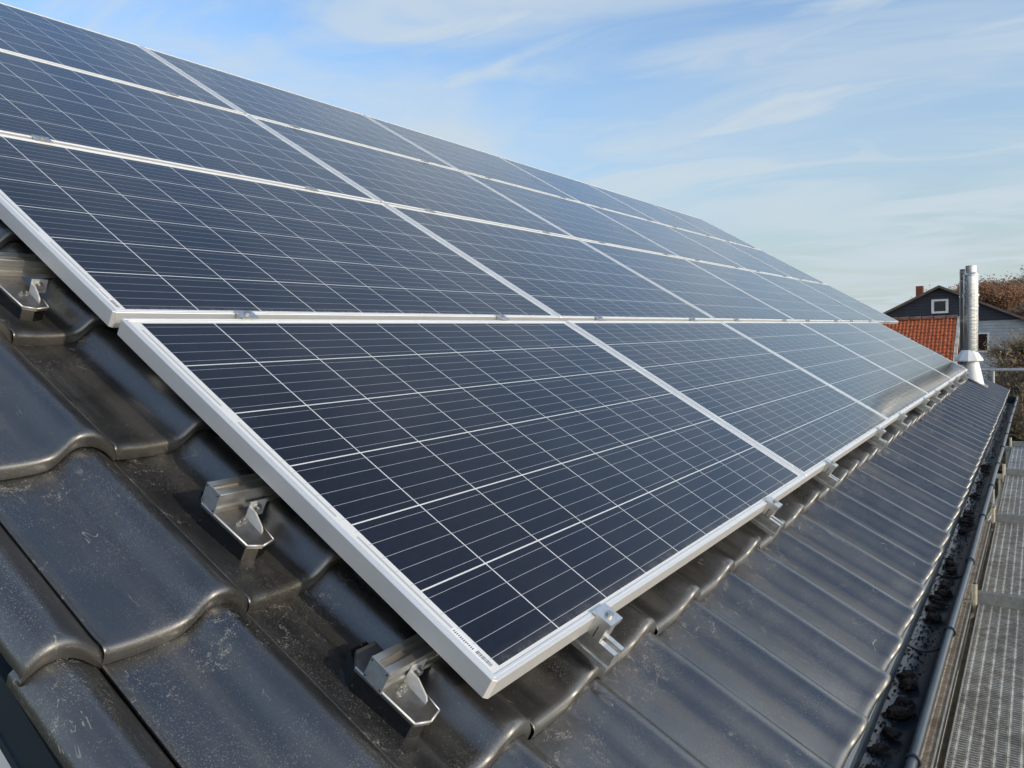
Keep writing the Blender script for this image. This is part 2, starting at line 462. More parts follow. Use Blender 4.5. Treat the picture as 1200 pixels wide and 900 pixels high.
ORD = ['nearest', 'second', 'third', 'fourth', 'fifth', 'sixth', 'seventh', 'eighth', 'ninth', 'tenth', 'eleventh', 'twelfth', 'thirteenth', 'fourteenth', 'fifteenth', 'sixteenth', 'seventeenth', 'eighteenth', 'nineteenth', 'twentieth', 'twenty-first', 'twenty-second', 'twenty-third', 'twenty-fourth', 'twenty-fifth', 'twenty-sixth', 'twenty-seventh', 'twenty-eighth', 'twenty-ninth', 'thirtieth', 'thirty-first', 'thirty-second', 'thirty-third', 'thirty-fourth', 'thirty-fifth', 'thirty-sixth', 'thirty-seventh', 'thirty-eighth', 'thirty-ninth', 'fortieth']
ORD_OLD = ['first', 'second', 'third', 'fourth', 'fifth', 'sixth', 'seventh', 'eighth', 'ninth', 'tenth', 'eleventh', 'twelfth', 'thirteenth', 'fourteenth']

# ================================================================== ground
GZ = -5.4
def ground_material():
    k = NT('grass_and_soil')
    co = k.coord()
    a = k.noise(co, 0.25, 6, 0.6); b = k.noise(co, 3.0, 6, 0.7); c = k.noise(co, 30, 4, 0.7)
    col = k.mix(k.ramp(a, 0.4, 0.6), (0.045, 0.065, 0.018), (0.085, 0.070, 0.040))
    col = k.mix(k.ramp(b, 0.4, 0.7, 0, 0.6), col, (0.050, 0.040, 0.026))
    col = k.mix(k.ramp(c, 0.4, 0.7, 0, 0.5), col, (0.10, 0.115, 0.035))
    k.base(col, 0.95)
    k.bump(k.math('ADD', b, c), 0.8, 0.06)
    return k.m
bm = bmesh.new()
S = 1500
N = 40
gv = [[bm.verts.new(((-S + 2 * S * i / N), (-S + 2 * S * j / N), 0)) for j in range(N + 1)] for i in range(N + 1)]
for i in range(N):
    for j in range(N):
        bm.faces.new((gv[i][j], gv[i + 1][j], gv[i + 1][j + 1], gv[i][j + 1]))
g = new_obj('ground', bm, ground_material()); g.location = (0, 0, GZ); tag(g, kind='structure')

# ================================================================== our house
house = empty('house', (0, 0, GZ))
tag(house, 'house whose anthracite tiled roof carries all the solar panels', 'house')
def hchild(o):                       # child in world coordinates under the house empty
    o.parent = house
    o.matrix_parent_inverse = Matrix.Translation((0, 0, -GZ))
    return o
U0, TW = 0.147, 0.231
I0, I1 = -3, 42
VE, CL = 1.435, 0.400
NC = 12
UL = -0.400                           # left verge edge
UR = U0 + TW * I1
PROF = [(0.0, .0022), (0.006, .0032), (0.014, .0030), (0.024, .0018), (0.045, .0004), (0.09, 0.0), (0.20, -.0012), (0.32, -.0010), (0.42, .0006), (0.49, .0034), (0.530, .0082), (0.560, .0150), (0.588, .0235),
        (0.615, .0315), (0.645, .0380), (0.680, .0418), (0.720, .0432), (0.765, .0420), (0.81, .0385), (0.855, .0330), (0.90, .0255), (0.94, .0170), (0.972, .0085), (1.0, -.0010)]
VPROF = [(0.0, .0170), (0.04, .0225), (0.10, .0300), (0.17, .0365), (0.25, .0410), (0.34, .0432), (0.43, .0422), (0.53, .0385), (0.63, .0325), (0.73, .0245), (0.83, .0150), (0.92, .0060), (1.0, -.0020)]
HL, STEP = -0.136, 0.026
def tiles_mesh():
    rng = random.Random(5)
    bm = bmesh.new()
    uvl = bm.loops.layers.uv.new('tile')
    cl_ = bm.loops.layers.color.new('rnd')
    for c in range(NC):
        v1 = VE - CL * c
        for i in range(I0, I1):
            prof = PROF
            if i == I0: prof = VPROF
            ua, ub = U0 + TW * i, U0 + TW * (i + 1)
            if i == I0: ua, ub = UL, U0 + TW * (I0 + 1) + .013
            if i == I0 + 1: ua += .013
            jt = rng.uniform(-.0016, .0016); jv = rng.uniform(-.0035, .0035); ju = rng.uniform(-.0014, .0014); tilt = rng.uniform(-.0024, .0024)
            rr = rng.random()
            # (v offset from the front edge, extra height, s)
            sec = [(-CL - 0.03, 0, -0.08), (-CL * 0.72, 0, .28), (-CL * 0.42, 0, .58), (-CL * 0.16, 0, .84), (-.034, 0, .915), (-.024, .0010, .935), (-.016, .0022, .95), (-.009, .0020, .965),
                   (-.004, -.0006, .975), (-.0012, -.0040, .985), (0, -.0085, .99), (0, -.0185, 1.0), (-.0015, -.0245, 1.0), (-.012, -.0255, 1.0)]
            rows = []
            for dv, dz, s in sec:
                row = []
                vf = 1 + dv / CL
                for t, z in prof:
                    zz_ = HL - STEP * (1 - vf) + z + dz + jt + tilt * (t - .5)
                    sq = 0.0
                    if t > .5 and dv > -0.03: sq = 0.0
                    row.append(bm.verts.new((ua + (ub - ua) * t + ju, -(v1 + dv + jv), zz_)))
                # side wall that closes the lap
                t, z = prof[-1]
                zz_ = HL - STEP * (1 - vf) - 0.006 + min(dz, 0) + jt
                row.append(bm.verts.new((ua + (ub - ua) * t + ju + .0004, -(v1 + dv + jv), zz_)))
                rows.append(row)
            if i == I0:
                pass
            for row, (dv, dz, s) in zip(rows, sec):
                c0 = row[0].co
                wall_ = (.016 if dz > -.003 else .002) if i == I0 else (.0045 if dz > -.003 else .001)
                row.insert(0, bm.verts.new((c0.x + .0006, c0.y, c0.z - wall_)))
            tt = [.0 if i > I0 else .5] + [(.5 + .5 * p[0] if i == I0 else p[0]) for p in prof] + [1.0]
            for a in range(len(sec) - 1):
                for b in range(len(tt) - 1):
                    f = bm.faces.new((rows[a][b], rows[a + 1][b], rows[a + 1][b + 1], rows[a][b + 1]))
                    f.smooth = True
                    idx = ((a, b), (a + 1, b), (a + 1, b + 1), (a, b + 1))
                    for lp, (ia, ib) in zip(f.loops, idx):
                        lp[uvl].uv = (tt[ib], sec[ia][2]); lp[cl_] = (rr, rr, rr, 1)
    fixn_needed = False
    return bm
bm = tiles_mesh()
roof = new_obj('roof', bm, M_TILE, smooth=True, angle=55)
roof.rotation_euler = ROOF_ROT
hchild(roof)
# solid deck below the tiles, back slope and ridge
bm = bmesh.new()
VR = VE - CL * NC                     # v of the ridge (about -3.37)
box(bm, UL + .015, UR - .005, -(VE - .02), -VR, -.235, -.192)
dk = new_obj('roof_deck', bm, M_DECK); dk.rotation_euler = ROOF_ROT; hchild(dk)
rg = RP(0, VR, -.19)
bm = bmesh.new()
box(bm, UL, UR, -.02, 5.0, -.045, 0.0)
for k_ in range(12):
    for j in range(int((UR - UL) / .231) + 1):
        box(bm, UL + .012 + j * .231, UL + .09 + j * .231, .02 + k_ * .41, .41 + k_ * .41, .0, .03, bevel=.01) if False else None
bs = new_obj('back_slope', bm, M_DECK); bs.location = (0, rg.y, rg.z); bs.rotation_euler = (-PHI, 0, 0); hchild(bs)
bm = bmesh.new()
for j in range(27):
    a = UL + j * .385
    pts = []
    for sx, rad in ((a, .060), (a + .37, .052)):
        pts.append([bm.verts.new((sx, rg.y + rad * 1.5 * math.cos(w), rg.z - .045 + rad * 1.35 * math.sin(w))) for w in [PI * q / 10 for q in range(11)]])
    for q in range(10): bm.faces.new((pts[0][q], pts[0][q + 1], pts[1][q + 1], pts[1][q]))
rc = new_obj('ridge_caps', bm, M_TILE, smooth=True); hchild(rc)
# walls
WY0, WY1 = -0.66, 6.4
def wallz(y):                         # underside of the roof at y
    a = RP(0, 0, -.24); k_ = math.tan(PHI)
    front = a.z + (y - a.y) * k_
    back = rg.z - .05 - (y - rg.y) * k_
    return min(front, back) - .003
bm = bmesh.new()
prism(bm, [(WY0, GZ), (WY1, GZ), (WY1, wallz(WY1)), (rg.y, wallz(rg.y)), (WY0, wallz(WY0))], 'x', UL + .075, UR - .15)
fixn(bm)
w = new_obj('wall', bm, M_RENDER); hchild(w)
# verge boards (anthracite sheet under the gable tiles)
for ux, nm in ((UL + .012, 'verge_board'), (UR - .035, 'verge_board')):
    bm = bmesh.new()
    box(bm, ux, ux + .022, -(VE + .0), -VR, -.262, -.190)
    box(bm, ux - .004, ux + .024, -(VE + .0), -VR, -.272, -.2625)
    o = new_obj(nm, bm, M_VERGE); o.rotation_euler = ROOF_ROT; hchild(o)
    bm = bmesh.new()
    box(bm, ux + .03, ux + .12 if ux < 1 else ux - .12, -(VE - .03), -VR, -.262, -.250)
    o = new_obj('verge_soffit', bm, M_RENDER); o.rotation_euler = ROOF_ROT; hchild(o)
# fascia and soffit
bm = bmesh.new()
box(bm, UL + .05, UR - .06, -1.098, -1.078, -1.13, -.925)
box(bm, UL + .05, UR - .06, -1.078, WY0, -1.13, -1.11)
o = new_obj('fascia_board', bm, M_VERGE); hchild(o)

# gutter: half round channel, rolled front bead, clips
GC = Vector((0, -1.172, -.918)); GR = .064
GX0, GX1 = UL - .02, UR + .04
bm = bmesh.new()
prof = []
for q in range(17):
    w = PI + PI * q / 16
    prof.append((GC.y + GR * math.cos(w), GC.z + GR * math.sin(w)))
prof.append((GC.y + GR, GC.z + .028))
inner = [(GC.y + (y - GC.y) * .978, GC.z + (z - GC.z) * .978) for y, z in prof]
nx = 24
def sheet(bm, prof, x0, x1, n, wob=0.0):
    rows = []
    for i in range(n + 1):
        x = x0 + (x1 - x0) * i / n
        dz = wob * math.sin(x * 1.9) + wob * .6 * math.sin(x * 4.3 + 1)
        rows.append([bm.verts.new((x, y + dz * .7, z + dz)) for y, z in prof])
    for i in range(n):
        for j in range(len(prof) - 1):
            bm.faces.new((rows[i][j], rows[i + 1][j], rows[i + 1][j + 1], rows[i][j + 1]))
WOB = 0.0012
sheet(bm, prof, GX0, GX1, 90, WOB); sheet(bm, inner[::-1], GX0, GX1, 90, WOB)
for xe in (GX0, GX1 - .0015):
    prism(bm, prof, 'x', xe, xe + .0015)
gut = new_obj('gutter', bm, M_GUT, smooth=True, angle=40); hchild(gut)
bm = bmesh.new()
bead = []
for i in range(91):
    x = GX0 + (GX1 - GX0) * i / 90
    dz = WOB * math.sin(x * 1.9) + WOB * .6 * math.sin(x * 4.3 + 1)
    bead.append((x, GC.y - GR - .002 + dz * .7, GC.z + .004 + dz))
tube(bm, bead, .0105, 14)
o = new_obj('gutter_bead', bm, M_BEAD, gut, smooth=True, angle=60)
for k_ in range(-1, 12):
    x = .84 + .77 * k_
    if x < GX0 + .05 or x > GX1 - .05: continue
    bm = bmesh.new()
    pts = []
    for q in range(15):
        w = PI * 0.02 + 1.96 * PI * q / 14
        pts.append((x, GC.y - GR - .002 + .0130 * math.cos(w), GC.z + .004 + .0130 * math.sin(w)))
    tube(bm, pts, .0030, 6)
    # strap across the inside of the channel
    strap = [(GC.y + (GR - .004) * math.cos(PI + PI * q / 12), GC.z + (GR - .004) * math.sin(PI + PI * q / 12)) for q in range(13)]
    rows = [[bm.verts.new((x + dx, y, z)) for y, z in strap] for dx in (-.011, .011)]
    for j in range(12): bm.faces.new((rows[0][j], rows[1][j], rows[1][j + 1], rows[0][j + 1]))
    new_obj('gutter_clip', bm, M_VERGE, gut, smooth=True)
# eaves flashing between tiles and gutter
bm = bmesh.new()
fp = [(-1.105, -.893), (-1.130, -.908), (-1.1390, -.915), (-1.1420, -.950), (-1.1405, -.9505), (-1.1370, -.9165), (-1.129, -.9105), (-1.105, -.896)]
sheet(bm, fp, GX0 + .02, GX1 - .03, 40, .0006)
new = new_obj('eaves_flashing', bm, M_FLASH, smooth=True, angle=30); hchild(new)

# moss clumps lying in the gutter: things of their own
rng = random.Random(11)
def clump_mesh(seed, sx, sy, sz):
    r = random.Random(seed)
    bm = bmesh.new()
    bmesh.ops.create_icosphere(bm, subdivisions=4, radius=1)
    from mathutils import noise
    off = Vector((seed * 3.1, 0, 0))
    for v in bm.verts:
        p = v.co.normalized()
        q = 1 + .40 * noise.noise(p * 1.5 + off) + .26 * noise.noise(p * 4 + off) + .20 * noise.noise(p * 11 + off) + .12 * noise.noise(p * 23 + off)
        v.co = Vector((p.x * q * sx, p.y * q * sy, max(p.z * q, -.35) * sz))
    return bm
clumps = []
for i in range(4):
    o = new_obj('moss_clump', clump_mesh(i + 1, .040, .024, .013), M_MOSS, smooth=True)
    clumps.append(o)
xs = []
x = .42
while x < 5.2:
    xs.append(x); x += rng.uniform(.05, .12) if rng.random() < .85 else rng.uniform(.25, .5)
xs = xs[:40]
for k_, x in enumerate(xs):
    o = clumps[k_] if k_ < 4 else clumps[k_ % 4].copy()
    if k_ >= 4: COL.objects.link(o)
    s = rng.uniform(.45, .9)
    if k_ == 0: s = 1.15
    o.location = (x, GC.y + .008 + rng.uniform(-.012, .008), GC.z - GR + .012)
    o.scale = (s * rng.uniform(.8, 1.2), s * rng.uniform(.8, 1.05), s)
    o.rotation_euler = (0, 0, rng.uniform(0, 6.28))
    if k_ == 0: lb = 'large round brown moss clump in the gutter, nearest the camera'
    else: lb = 'brown moss clump in the gutter, %s counting away from the camera' % ORD[k_]
    tag(o, lb, 'moss clump', 'moss clumps lying in the gutter')
# fine silt on the gutter floor between the clumps
bm = bmesh.new()
rs = random.Random(3)
for k_ in range(4200):
    x = rs.uniform(.3, 9.6); y = GC.y + .012 + rs.gauss(0, .016)
    z = GC.z - math.sqrt(max(0, (GR * .97) ** 2 - (y - GC.y) ** 2)) + .001
    s = rs.uniform(.0015, .0055)
    a = rs.uniform(0, 6.28)
    v = [bm.verts.new((x + s * math.cos(a + q * 2.094) * 1.4, y + s * math.sin(a + q * 2.094), z + (.002 if q == 0 else 0))) for q in range(3)]
    t = bm.verts.new((x, y, z + s * .9))
    for q in range(3): bm.faces.new((v[q], v[(q + 1) % 3], t))
o = new_obj('gutter_debris', bm, M_MOSS); tag(o, 'crumbs of dead moss and grit strewn along the gutter bottom', 'debris', kind='stuff')

# ================================================================== rails, hooks
def rail_profile(w=.037, h=.037):
    a = w / 2
    g = .0065; d = .010
    # (across, up) clockwise, top slot, shallow grooves on both sides
    return [(-a, -h), (a, -h), (a, -h + .009), (a - .0035, -h + .011), (a - .0035, -h + .021), (a, -h + .023), (a, -.0005), (a - .0005, 0), (g, 0), (g, -.003), (g + .004, -.0035), (g + .004, -d), (-g - .004, -d), (-g - .004, -.0035),
            (-g, -.003), (-g, 0), (-a + .0005, 0), (-a, -.0005), (-a, -h + .023), (-a + .0035, -h + .021), (-a + .0035, -h + .011), (-a, -h + .009)]
H_H = -.071         # top of the lower, horizontal rails
H_V = -.0345        # top of the upper rails that run down the slope
HR = [(0.446, 8.40, 'horizontal lower rail ending at the middle roof hook'),
      (0.858, 8.40, 'horizontal lower rail ending at the roof hook nearest the camera'),
      (-0.382, 10.07, 'horizontal lower rail under the second panel row')]
for v, ue, lb in HR:
    ul = -.047 if v > 0 else -.085
    root = empty('mounting_rail', RP(ul, v, H_H - .037), ROOF_ROT)
    tag(root, lb, 'mounting rail', 'horizontal lower rails under the panels')
    bm = bmesh.new(); prism(bm, [(p[0], p[1] + .037) for p in rail_profile()], 'x', 0, ue - ul)
    fixn(bm)
    new_obj('rail_profile', bm, M_RAIL, root)
    bm = bmesh.new(); box(bm, -.0022, -.0002, -.0188, .0188, -.0005, .0375, bevel=.0006)
    cp_ = new_obj('end_cap', bm, M_CAP, root)
    for (yy, zz_) in ((.0155, .033), (-.0155, .033), (.0155, .004), (-.0155, .004)):
        bm = bmesh.new(); tube(bm, [(-.0030, yy, zz_), (-.0021, yy, zz_)], .0014, 8)
        new_obj('cap_pin', bm, M_HOLE, cp_)
def hexbolt(bm, x, y, z, r, h):
    vs = [(x + r * math.cos(PI / 3 * q), y + r * math.sin(PI / 3 * q)) for q in range(6)]
    prism(bm, vs, 'z', z, z + h)
    tube(bm, [(x, y, z + h), (x, y, z + h * 1.5)], r * .45, 10)
    tube(bm, [(x, y, z - .0012), (x, y, z)], r * 1.5, 14)
hook_labels = ['steel roof hook by the lowest panel corner, nearest the camera',
               'steel roof hook in the middle of the left array edge, beside the bottom row panel',
               'steel roof hook beside the second panel row']
hook0 = None
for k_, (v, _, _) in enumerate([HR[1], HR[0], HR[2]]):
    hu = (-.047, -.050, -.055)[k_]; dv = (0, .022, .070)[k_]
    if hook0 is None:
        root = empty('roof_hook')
        # local: x along eave, y up slope, z normal; origin on the tile under the rail
        T = .047                     # plate top above the tile
        poly = [(0.0, .036), (.009, -.080), (.033, -.089), (.058, -.082), (.061, -.050), (.061, .060), (.022, .060)]
        bm = bmesh.new(); prism(bm, poly, 'z', T - .0075, T)
        fixn(bm)
        bmesh.ops.bevel(bm, geom=[e for e in bm.edges if abs(e.verts[0].co.z - T) < 1e-5 and abs(e.verts[1].co.z - T) < 1e-5], offset=.0012, segments=2, affect='EDGES')
        plt = new_obj('plate', bm, M_PLATE, root)
        bm = bmesh.new()
        for a_, b_ in zip(poly[:4], poly[1:5]):
            tube(bm, [(a_[0], a_[1], T - .0012), (b_[0], b_[1], T - .0012)], .0016, 8)
        new_obj('rim_highlight', bm, M_TAB, plt, smooth=True)  # bright strips paint a highlight along the plate rim
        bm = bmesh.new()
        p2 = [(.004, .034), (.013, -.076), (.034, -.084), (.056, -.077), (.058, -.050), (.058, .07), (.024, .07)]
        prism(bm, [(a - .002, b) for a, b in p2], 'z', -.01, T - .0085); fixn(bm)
        new_obj('dark_block', bm, M_BLOCK, root)  # dark solid filling the space between plate and tile
        # upright tab bolted to the rail side
        bm = bmesh.new()
        prism(bm, [(-.0190, T), (-.064, T), (-.064, T + .004), (-.060, T + .010), (-.036, T + .022), (-.0190, T + .022)], 'x', .0460, .0490)
        box(bm, .0460, .078, -.0218, -.0190, T + .0005, T + .031, bevel=.001)
        fixn(bm)
        new_obj('bracket', bm, M_TAB, root)
        for (bx, by) in ((.026, -.031), (.037, -.028)):
            bm = bmesh.new(); hexbolt(bm, bx, by, T + .0012, .0042, .0045); fixn(bm)
            new_obj('bolt', bm, M_STEEL, root)
        bm = bmesh.new()
        tube(bm, [(.062, -.0218, T + .018), (.062, -.030, T + .018)], .0048, 12); tube(bm, [(.062, -.0218, T + .018), (.062, -.0235, T + .018)], .008, 14)
        fixn(bm)
        new_obj('clamp_nut', bm, M_STEEL, root, smooth=True, angle=40)
        hook0 = root
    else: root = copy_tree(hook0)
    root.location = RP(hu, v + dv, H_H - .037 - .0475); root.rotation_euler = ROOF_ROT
    tag(root, hook_labels[k_], 'roof hook', 'roof hooks under the horizontal rails')

VU = [.305, 1.27, 1.97, 2.98, 3.66, 4.68, 5.33, 6.33, 7.00, 7.97]
rail0 = None
for k_, u in enumerate(VU):
    if rail0 is None:
        bm = bmesh.new(); prism(bm, [(p[0], p[1]) for p in rail_profile()], 'y', 0, 4.07); fixn(bm)
        rail0 = o = new_obj('upper_rail', bm, M_RAIL)
    else:
        o = rail0.copy(); COL.objects.link(o)
    o.location = RP(u, 1.052, H_V); o.rotation_euler = ROOF_ROT
    tag(o, 'sloping aluminium rail, its cut end %s from the camera below the panels' % (ORD[k_] if k_ else 'first and nearest'), 'mounting rail', 'rails running up the slope under the panels')

# ================================================================== solar panels
def frame_bm():
    bm = bmesh.new()
    D = .034
    prof = [(.030, -D + .0015), (.030, -D), (.0012, -D), (0, -D + .0012), (0, -.0012), (.0010, 0), (.0050, 0), (.0056, -.0007), (.0064, -.0007), (.0070, 0), (.0104, 0), (LIP, -.0008), (LIP, -.0045), (.0020, -.0075), (.0020, -D + .0015)]
    rings = []
    for d, z in prof:
        c = max(.0055 - d * .9, 0.0006)
        x, y = PW / 2 - d, PH / 2 - d
        pts = [(-x + c, -y), (x - c, -y), (x, -y + c), (x, y - c), (x - c, y), (-x + c, y), (-x, y - c), (-x, -y + c)]
        rings.append([bm.verts.new((px_, py_, z)) for px_, py_ in pts])
    n = len(rings)
    for i in range(n):
        a, b = rings[i], rings[(i + 1) % n]
        for j in range(8):
            bm.faces.new((a[j], a[(j + 1) % 8], b[(j + 1) % 8], b[j]))
    fixn(bm)
    return bm
panel = empty('solar_panel')
new_obj('frame', frame_bm(), M_FRAME, panel)
bm = bmesh.new()
e = .0002
box(bm, -PW / 2 + LIP - .0005, PW / 2 - LIP + .0005, -PH / 2 + LIP - .0005, PH / 2 - LIP + .0005, -.0060, -.0022)
new_obj('glass_laminate', bm, M_CELL, panel)
# paper strip with a bar code under the glass in the lower left margin
bm = bmesh.new()
X0 = -PW / 2 + LIP + .0025
box(bm, X0, X0 + .0135, -PH / 2 + .020, -PH / 2 + .100, -.0021, -.00195)
lab = new_obj('serial_label', bm, M_LABEL, panel)
bm = bmesh.new()
rb_ = random.Random(8)
y = -PH / 2 + .0225
while y < -PH / 2 + .052:
    wd = rb_.choice((.0006, .0010, .0016))
    box(bm, X0 + .0045, X0 + .0118, y, y + wd, -.0019, -.00180); y += wd + rb_.choice((.0007, .0012))
for q in range(12):                   # row of small unreadable print
    yy = -PH / 2 + .057 + q * .0034
    box(bm, X0 + .0040 + rb_.uniform(0, .001), X0 + .0085, yy, yy + .0016, -.0019, -.00180)
new_obj('bar_code', bm, M_PRINT, lab)

rows_txt = {0: 'bottom row', -1: 'second lowest row', -2: 'third lowest row', -3: 'top row'}
first = True
rj = random.Random(2)
for r in (0, -1, -2, -3):
    nc = 5 if r == 0 else 6
    for c in range(nc):
        p = panel if first else copy_tree(panel)
        first = False
        uo = .003 + c * 1.67 + PW / 2
        vo = r * 1.004 + 1.004 / 2
        if r < 0: uo -= .0015
        p.location = RP(uo + rj.uniform(-.0008, .0008), vo + rj.uniform(-.0008, .0008), rj.uniform(-.0005, .0005))
        p.rotation_euler = (PHI + rj.uniform(-.0006, .0006), rj.uniform(-.0005, .0005), 0)
        pos = ('nearest the camera, its lowest corner lit' if r == 0 and c == 0 else
               'at the far right end' if c == nc - 1 else 'at the near end' if c == 0 else ORD[c] + ' from the near end')
        tag(p, 'solar panel in the %s, %s' % (rows_txt[r], pos), 'solar panel', 'solar panels mounted on the tiled roof')

# clamps
def endclamp():
    root = empty('end_clamp')
    bm = bmesh.new()
    # y: up slope positive; the frame face is at y = 0
    prism(bm, [(.008, .0005), (.008, .0042), (-.030, .0042), (-.0300, -.005), (-.0262, -.0060), (-.0262, -.0345), (-.0140, -.0345), (-.0140, -.012), (-.0120, -.012), (-.0120, -.0345), (-.0008, -.0345), (-.0008, .0005)], 'x', -.021, .021)
    fixn(bm)
    new_obj('clamp_body', bm, M_CLAMP, root)
    bm = bmesh.new(); tube(bm, [(0, -.014, .0038), (0, -.014, .0092)], .0066, 16); hexbolt(bm, 0, -.014, .0090, .0030, .0006); fixn(bm)
    tube(bm, [(0, -.014, -.034), (0, -.014, .003)], .0036, 8)
    new_obj('bolt', bm, M_STEEL, root, smooth=True, angle=40)
    return root
VB = 1.004 - .010
ec = endclamp()
for k_, u in enumerate(VU):
    o = ec if k_ == 0 else copy_tree(ec)
    o.location = RP(u, VB, 0.0012); o.rotation_euler = (PHI, 0, 0)
    tag(o, 'silver end clamp on the lower panel edge, %s from the camera' % (ORD[k_] if k_ else 'first and nearest'), 'clamp', 'end clamps along the lower panel edge')
mc = empty('mid_clamp')
bm = bmesh.new()
box(bm, -.022, .022, -.0165, .0165, .0006, .0036, bevel=.0008)
box(bm, -.020, .020, -.0085, .0085, -.030, .0006)
fixn(bm)
new_obj('clamp_body', bm, M_CLAMP, mc)
bm = bmesh.new(); tube(bm, [(0, 0, .0036), (0, 0, .0088)], .0064, 14); fixn(bm)
new_obj('bolt', bm, M_STEEL, mc, smooth=True, angle=40)
firstm = True
VU2 = VU + [8.66, 9.66]
for r in (0, -1, -2):
    for k_, u in enumerate(VU2 if r < 0 else VU):
        o = mc if firstm else copy_tree(mc)
        firstm = False
        o.location = RP(u + rj.uniform(-.012, .012), r * 1.004, 0.001); o.rotation_euler = ROOF_ROT
        tag(o, 'mid clamp in the seam above the %s, %s from the near end' % ({0: 'bottom row', -1: 'second lowest row', -2: 'third lowest row'}[r], ORD[k_]), 'clamp', 'mid clamps in the horizontal seams')

# ================================================================== flues
def stainless(name, col, rough):
    k = NT(name)
    co = k.coord()
    nz = k.noise(k.mapping(co, (6, 6, 1)), 3, 4)
    k.base(k.mix(nz, col, tuple(c * .8 for c in col)), k.math('ADD', rough, k.math('MULTIPLY', k.noise(co, 14, 4), .12)), .88)
    k.bump(k.noise(k.mapping(co, (3, 3, 8)), 5, 3), .12, .01)
    return k.m
M_SS = stainless('polished_stainless', (.66, .64, .60), .15)
M_SSD = stainless('dull_stainless', (.34, .33, .32), .24)
M_ZINC = simple('bright_lead_grey_flashing', (.80, .80, .79), .42, .10, .10, 8)
FX, FY = 8.92, -.835
roofz = RP(0, 0, -.15).z + (FY - RP(0, 0, -.15).y) * math.tan(PHI)
flue = empty('flue_pipe', (FX, FY, roofz))
tag(flue, 'tall shiny stainless flue pipe with white cone flashing at the far roof end', 'flue pipe')
def FZ(z): return z - roofz
bm = bmesh.new()
lathe(bm, [(.068, FZ(-.50)), (.068, FZ(.30)), (.0685, FZ(.46)), (.066, FZ(.475)), (.054, FZ(.49))], 40)
pp = new_obj('pipe', bm, M_SS, flue, smooth=True, angle=35)
bm = bmesh.new()
lathe(bm, [(.054, FZ(.46)), (.054, FZ(.565)), (.051, FZ(.565)), (.051, FZ(.48)), (.0, FZ(.48))], 36)
new_obj('top_ring', bm, M_SS, flue, smooth=True, angle=35)
for zc, hh, rr in ((.235, .026, .0765), (.455, .016, .0745), (.36, .010, .0735), (.13, .012, .0735), (-.02, .010, .0725)):
    bm = bmesh.new()
    lathe(bm, [(.0685, FZ(zc)), (rr, FZ(zc)), (rr, FZ(zc + hh)), (.0685, FZ(zc + hh))], 36)
    bn = new_obj('clamp_band', bm, M_SS, flue, smooth=True, angle=35)
    if hh > .01:
        bm = bmesh.new(); box(bm, -.084, -.066, -.012, .012, FZ(zc + .002), FZ(zc + hh - .002), bevel=.002)
        new_obj('band_lock', bm, M_STEEL, bn)
bm = bmesh.new()
lathe(bm, [(.070, FZ(-.335)), (.078, FZ(-.345)), (.140, FZ(-.440)), (.140, FZ(-.452)), (.134, FZ(-.452)), (.074, FZ(-.36))], 10, (0, .018))
new_obj('storm_collar', bm, M_ZINC, flue)
# oblique cone standing on the roof plane
bm = bmesh.new()
tr, br = [], []
for j in range(28):
    w = 2 * PI * j / 28
    tr.append(bm.verts.new((.066 * math.cos(w), .066 * math.sin(w) - .002, FZ(-.43))))
    bx, by = .10 * math.cos(w), -.035 + .092 * math.sin(w)
    br.append(bm.verts.new((bx, by, by * math.tan(PHI) + .055)))
for j in range(28): bm.faces.new((br[j], br[(j + 1) % 28], tr[(j + 1) % 28], tr[j]))
new_obj('cone_flashing', bm, M_ZINC, flue, smooth=True)
bm = bmesh.new()
box(bm, -.17, .17, -.18, .15, .0, .010, bevel=.003)
o = new_obj('base_sheet', bm, simple('lead_sheet', (.20, .21, .22), .5, .3, .3, 9), flue); o.rotation_euler = ROOF_ROT; o.location = (0, 0, .042)
F2X, F2Y = 9.15, -.775
rz2 = RP(0, 0, -.15).z + (F2Y - RP(0, 0, -.15).y) * math.tan(PHI)
fl2 = empty('flue_pipe', (F2X, F2Y, rz2))
tag(fl2, 'darker slimmer stainless flue pipe half hidden behind the shiny one', 'flue pipe')
bm = bmesh.new(); lathe(bm, [(.062, -.02), (.062, .545 - rz2), (.056, .545 - rz2), (.056, .45 - rz2)], 32)
new_obj('pipe', bm, M_SSD, fl2, smooth=True, angle=35)
for zc in (.50, .40, .235, -.03):
    bm = bmesh.new(); lathe(bm, [(.0625, zc - rz2), (.066, zc - rz2), (.066, zc + .018 - rz2), (.0625, zc + .018 - rz2)], 32)
    new_obj('clamp_band', bm, M_SS, fl2, smooth=True, angle=35)
bm = bmesh.new(); lathe(bm, [(.13, -.03), (.075, .14), (.063, .15)], 20); new_obj('cone_flashing', bm, M_ZINC, fl2, smooth=True, angle=35)

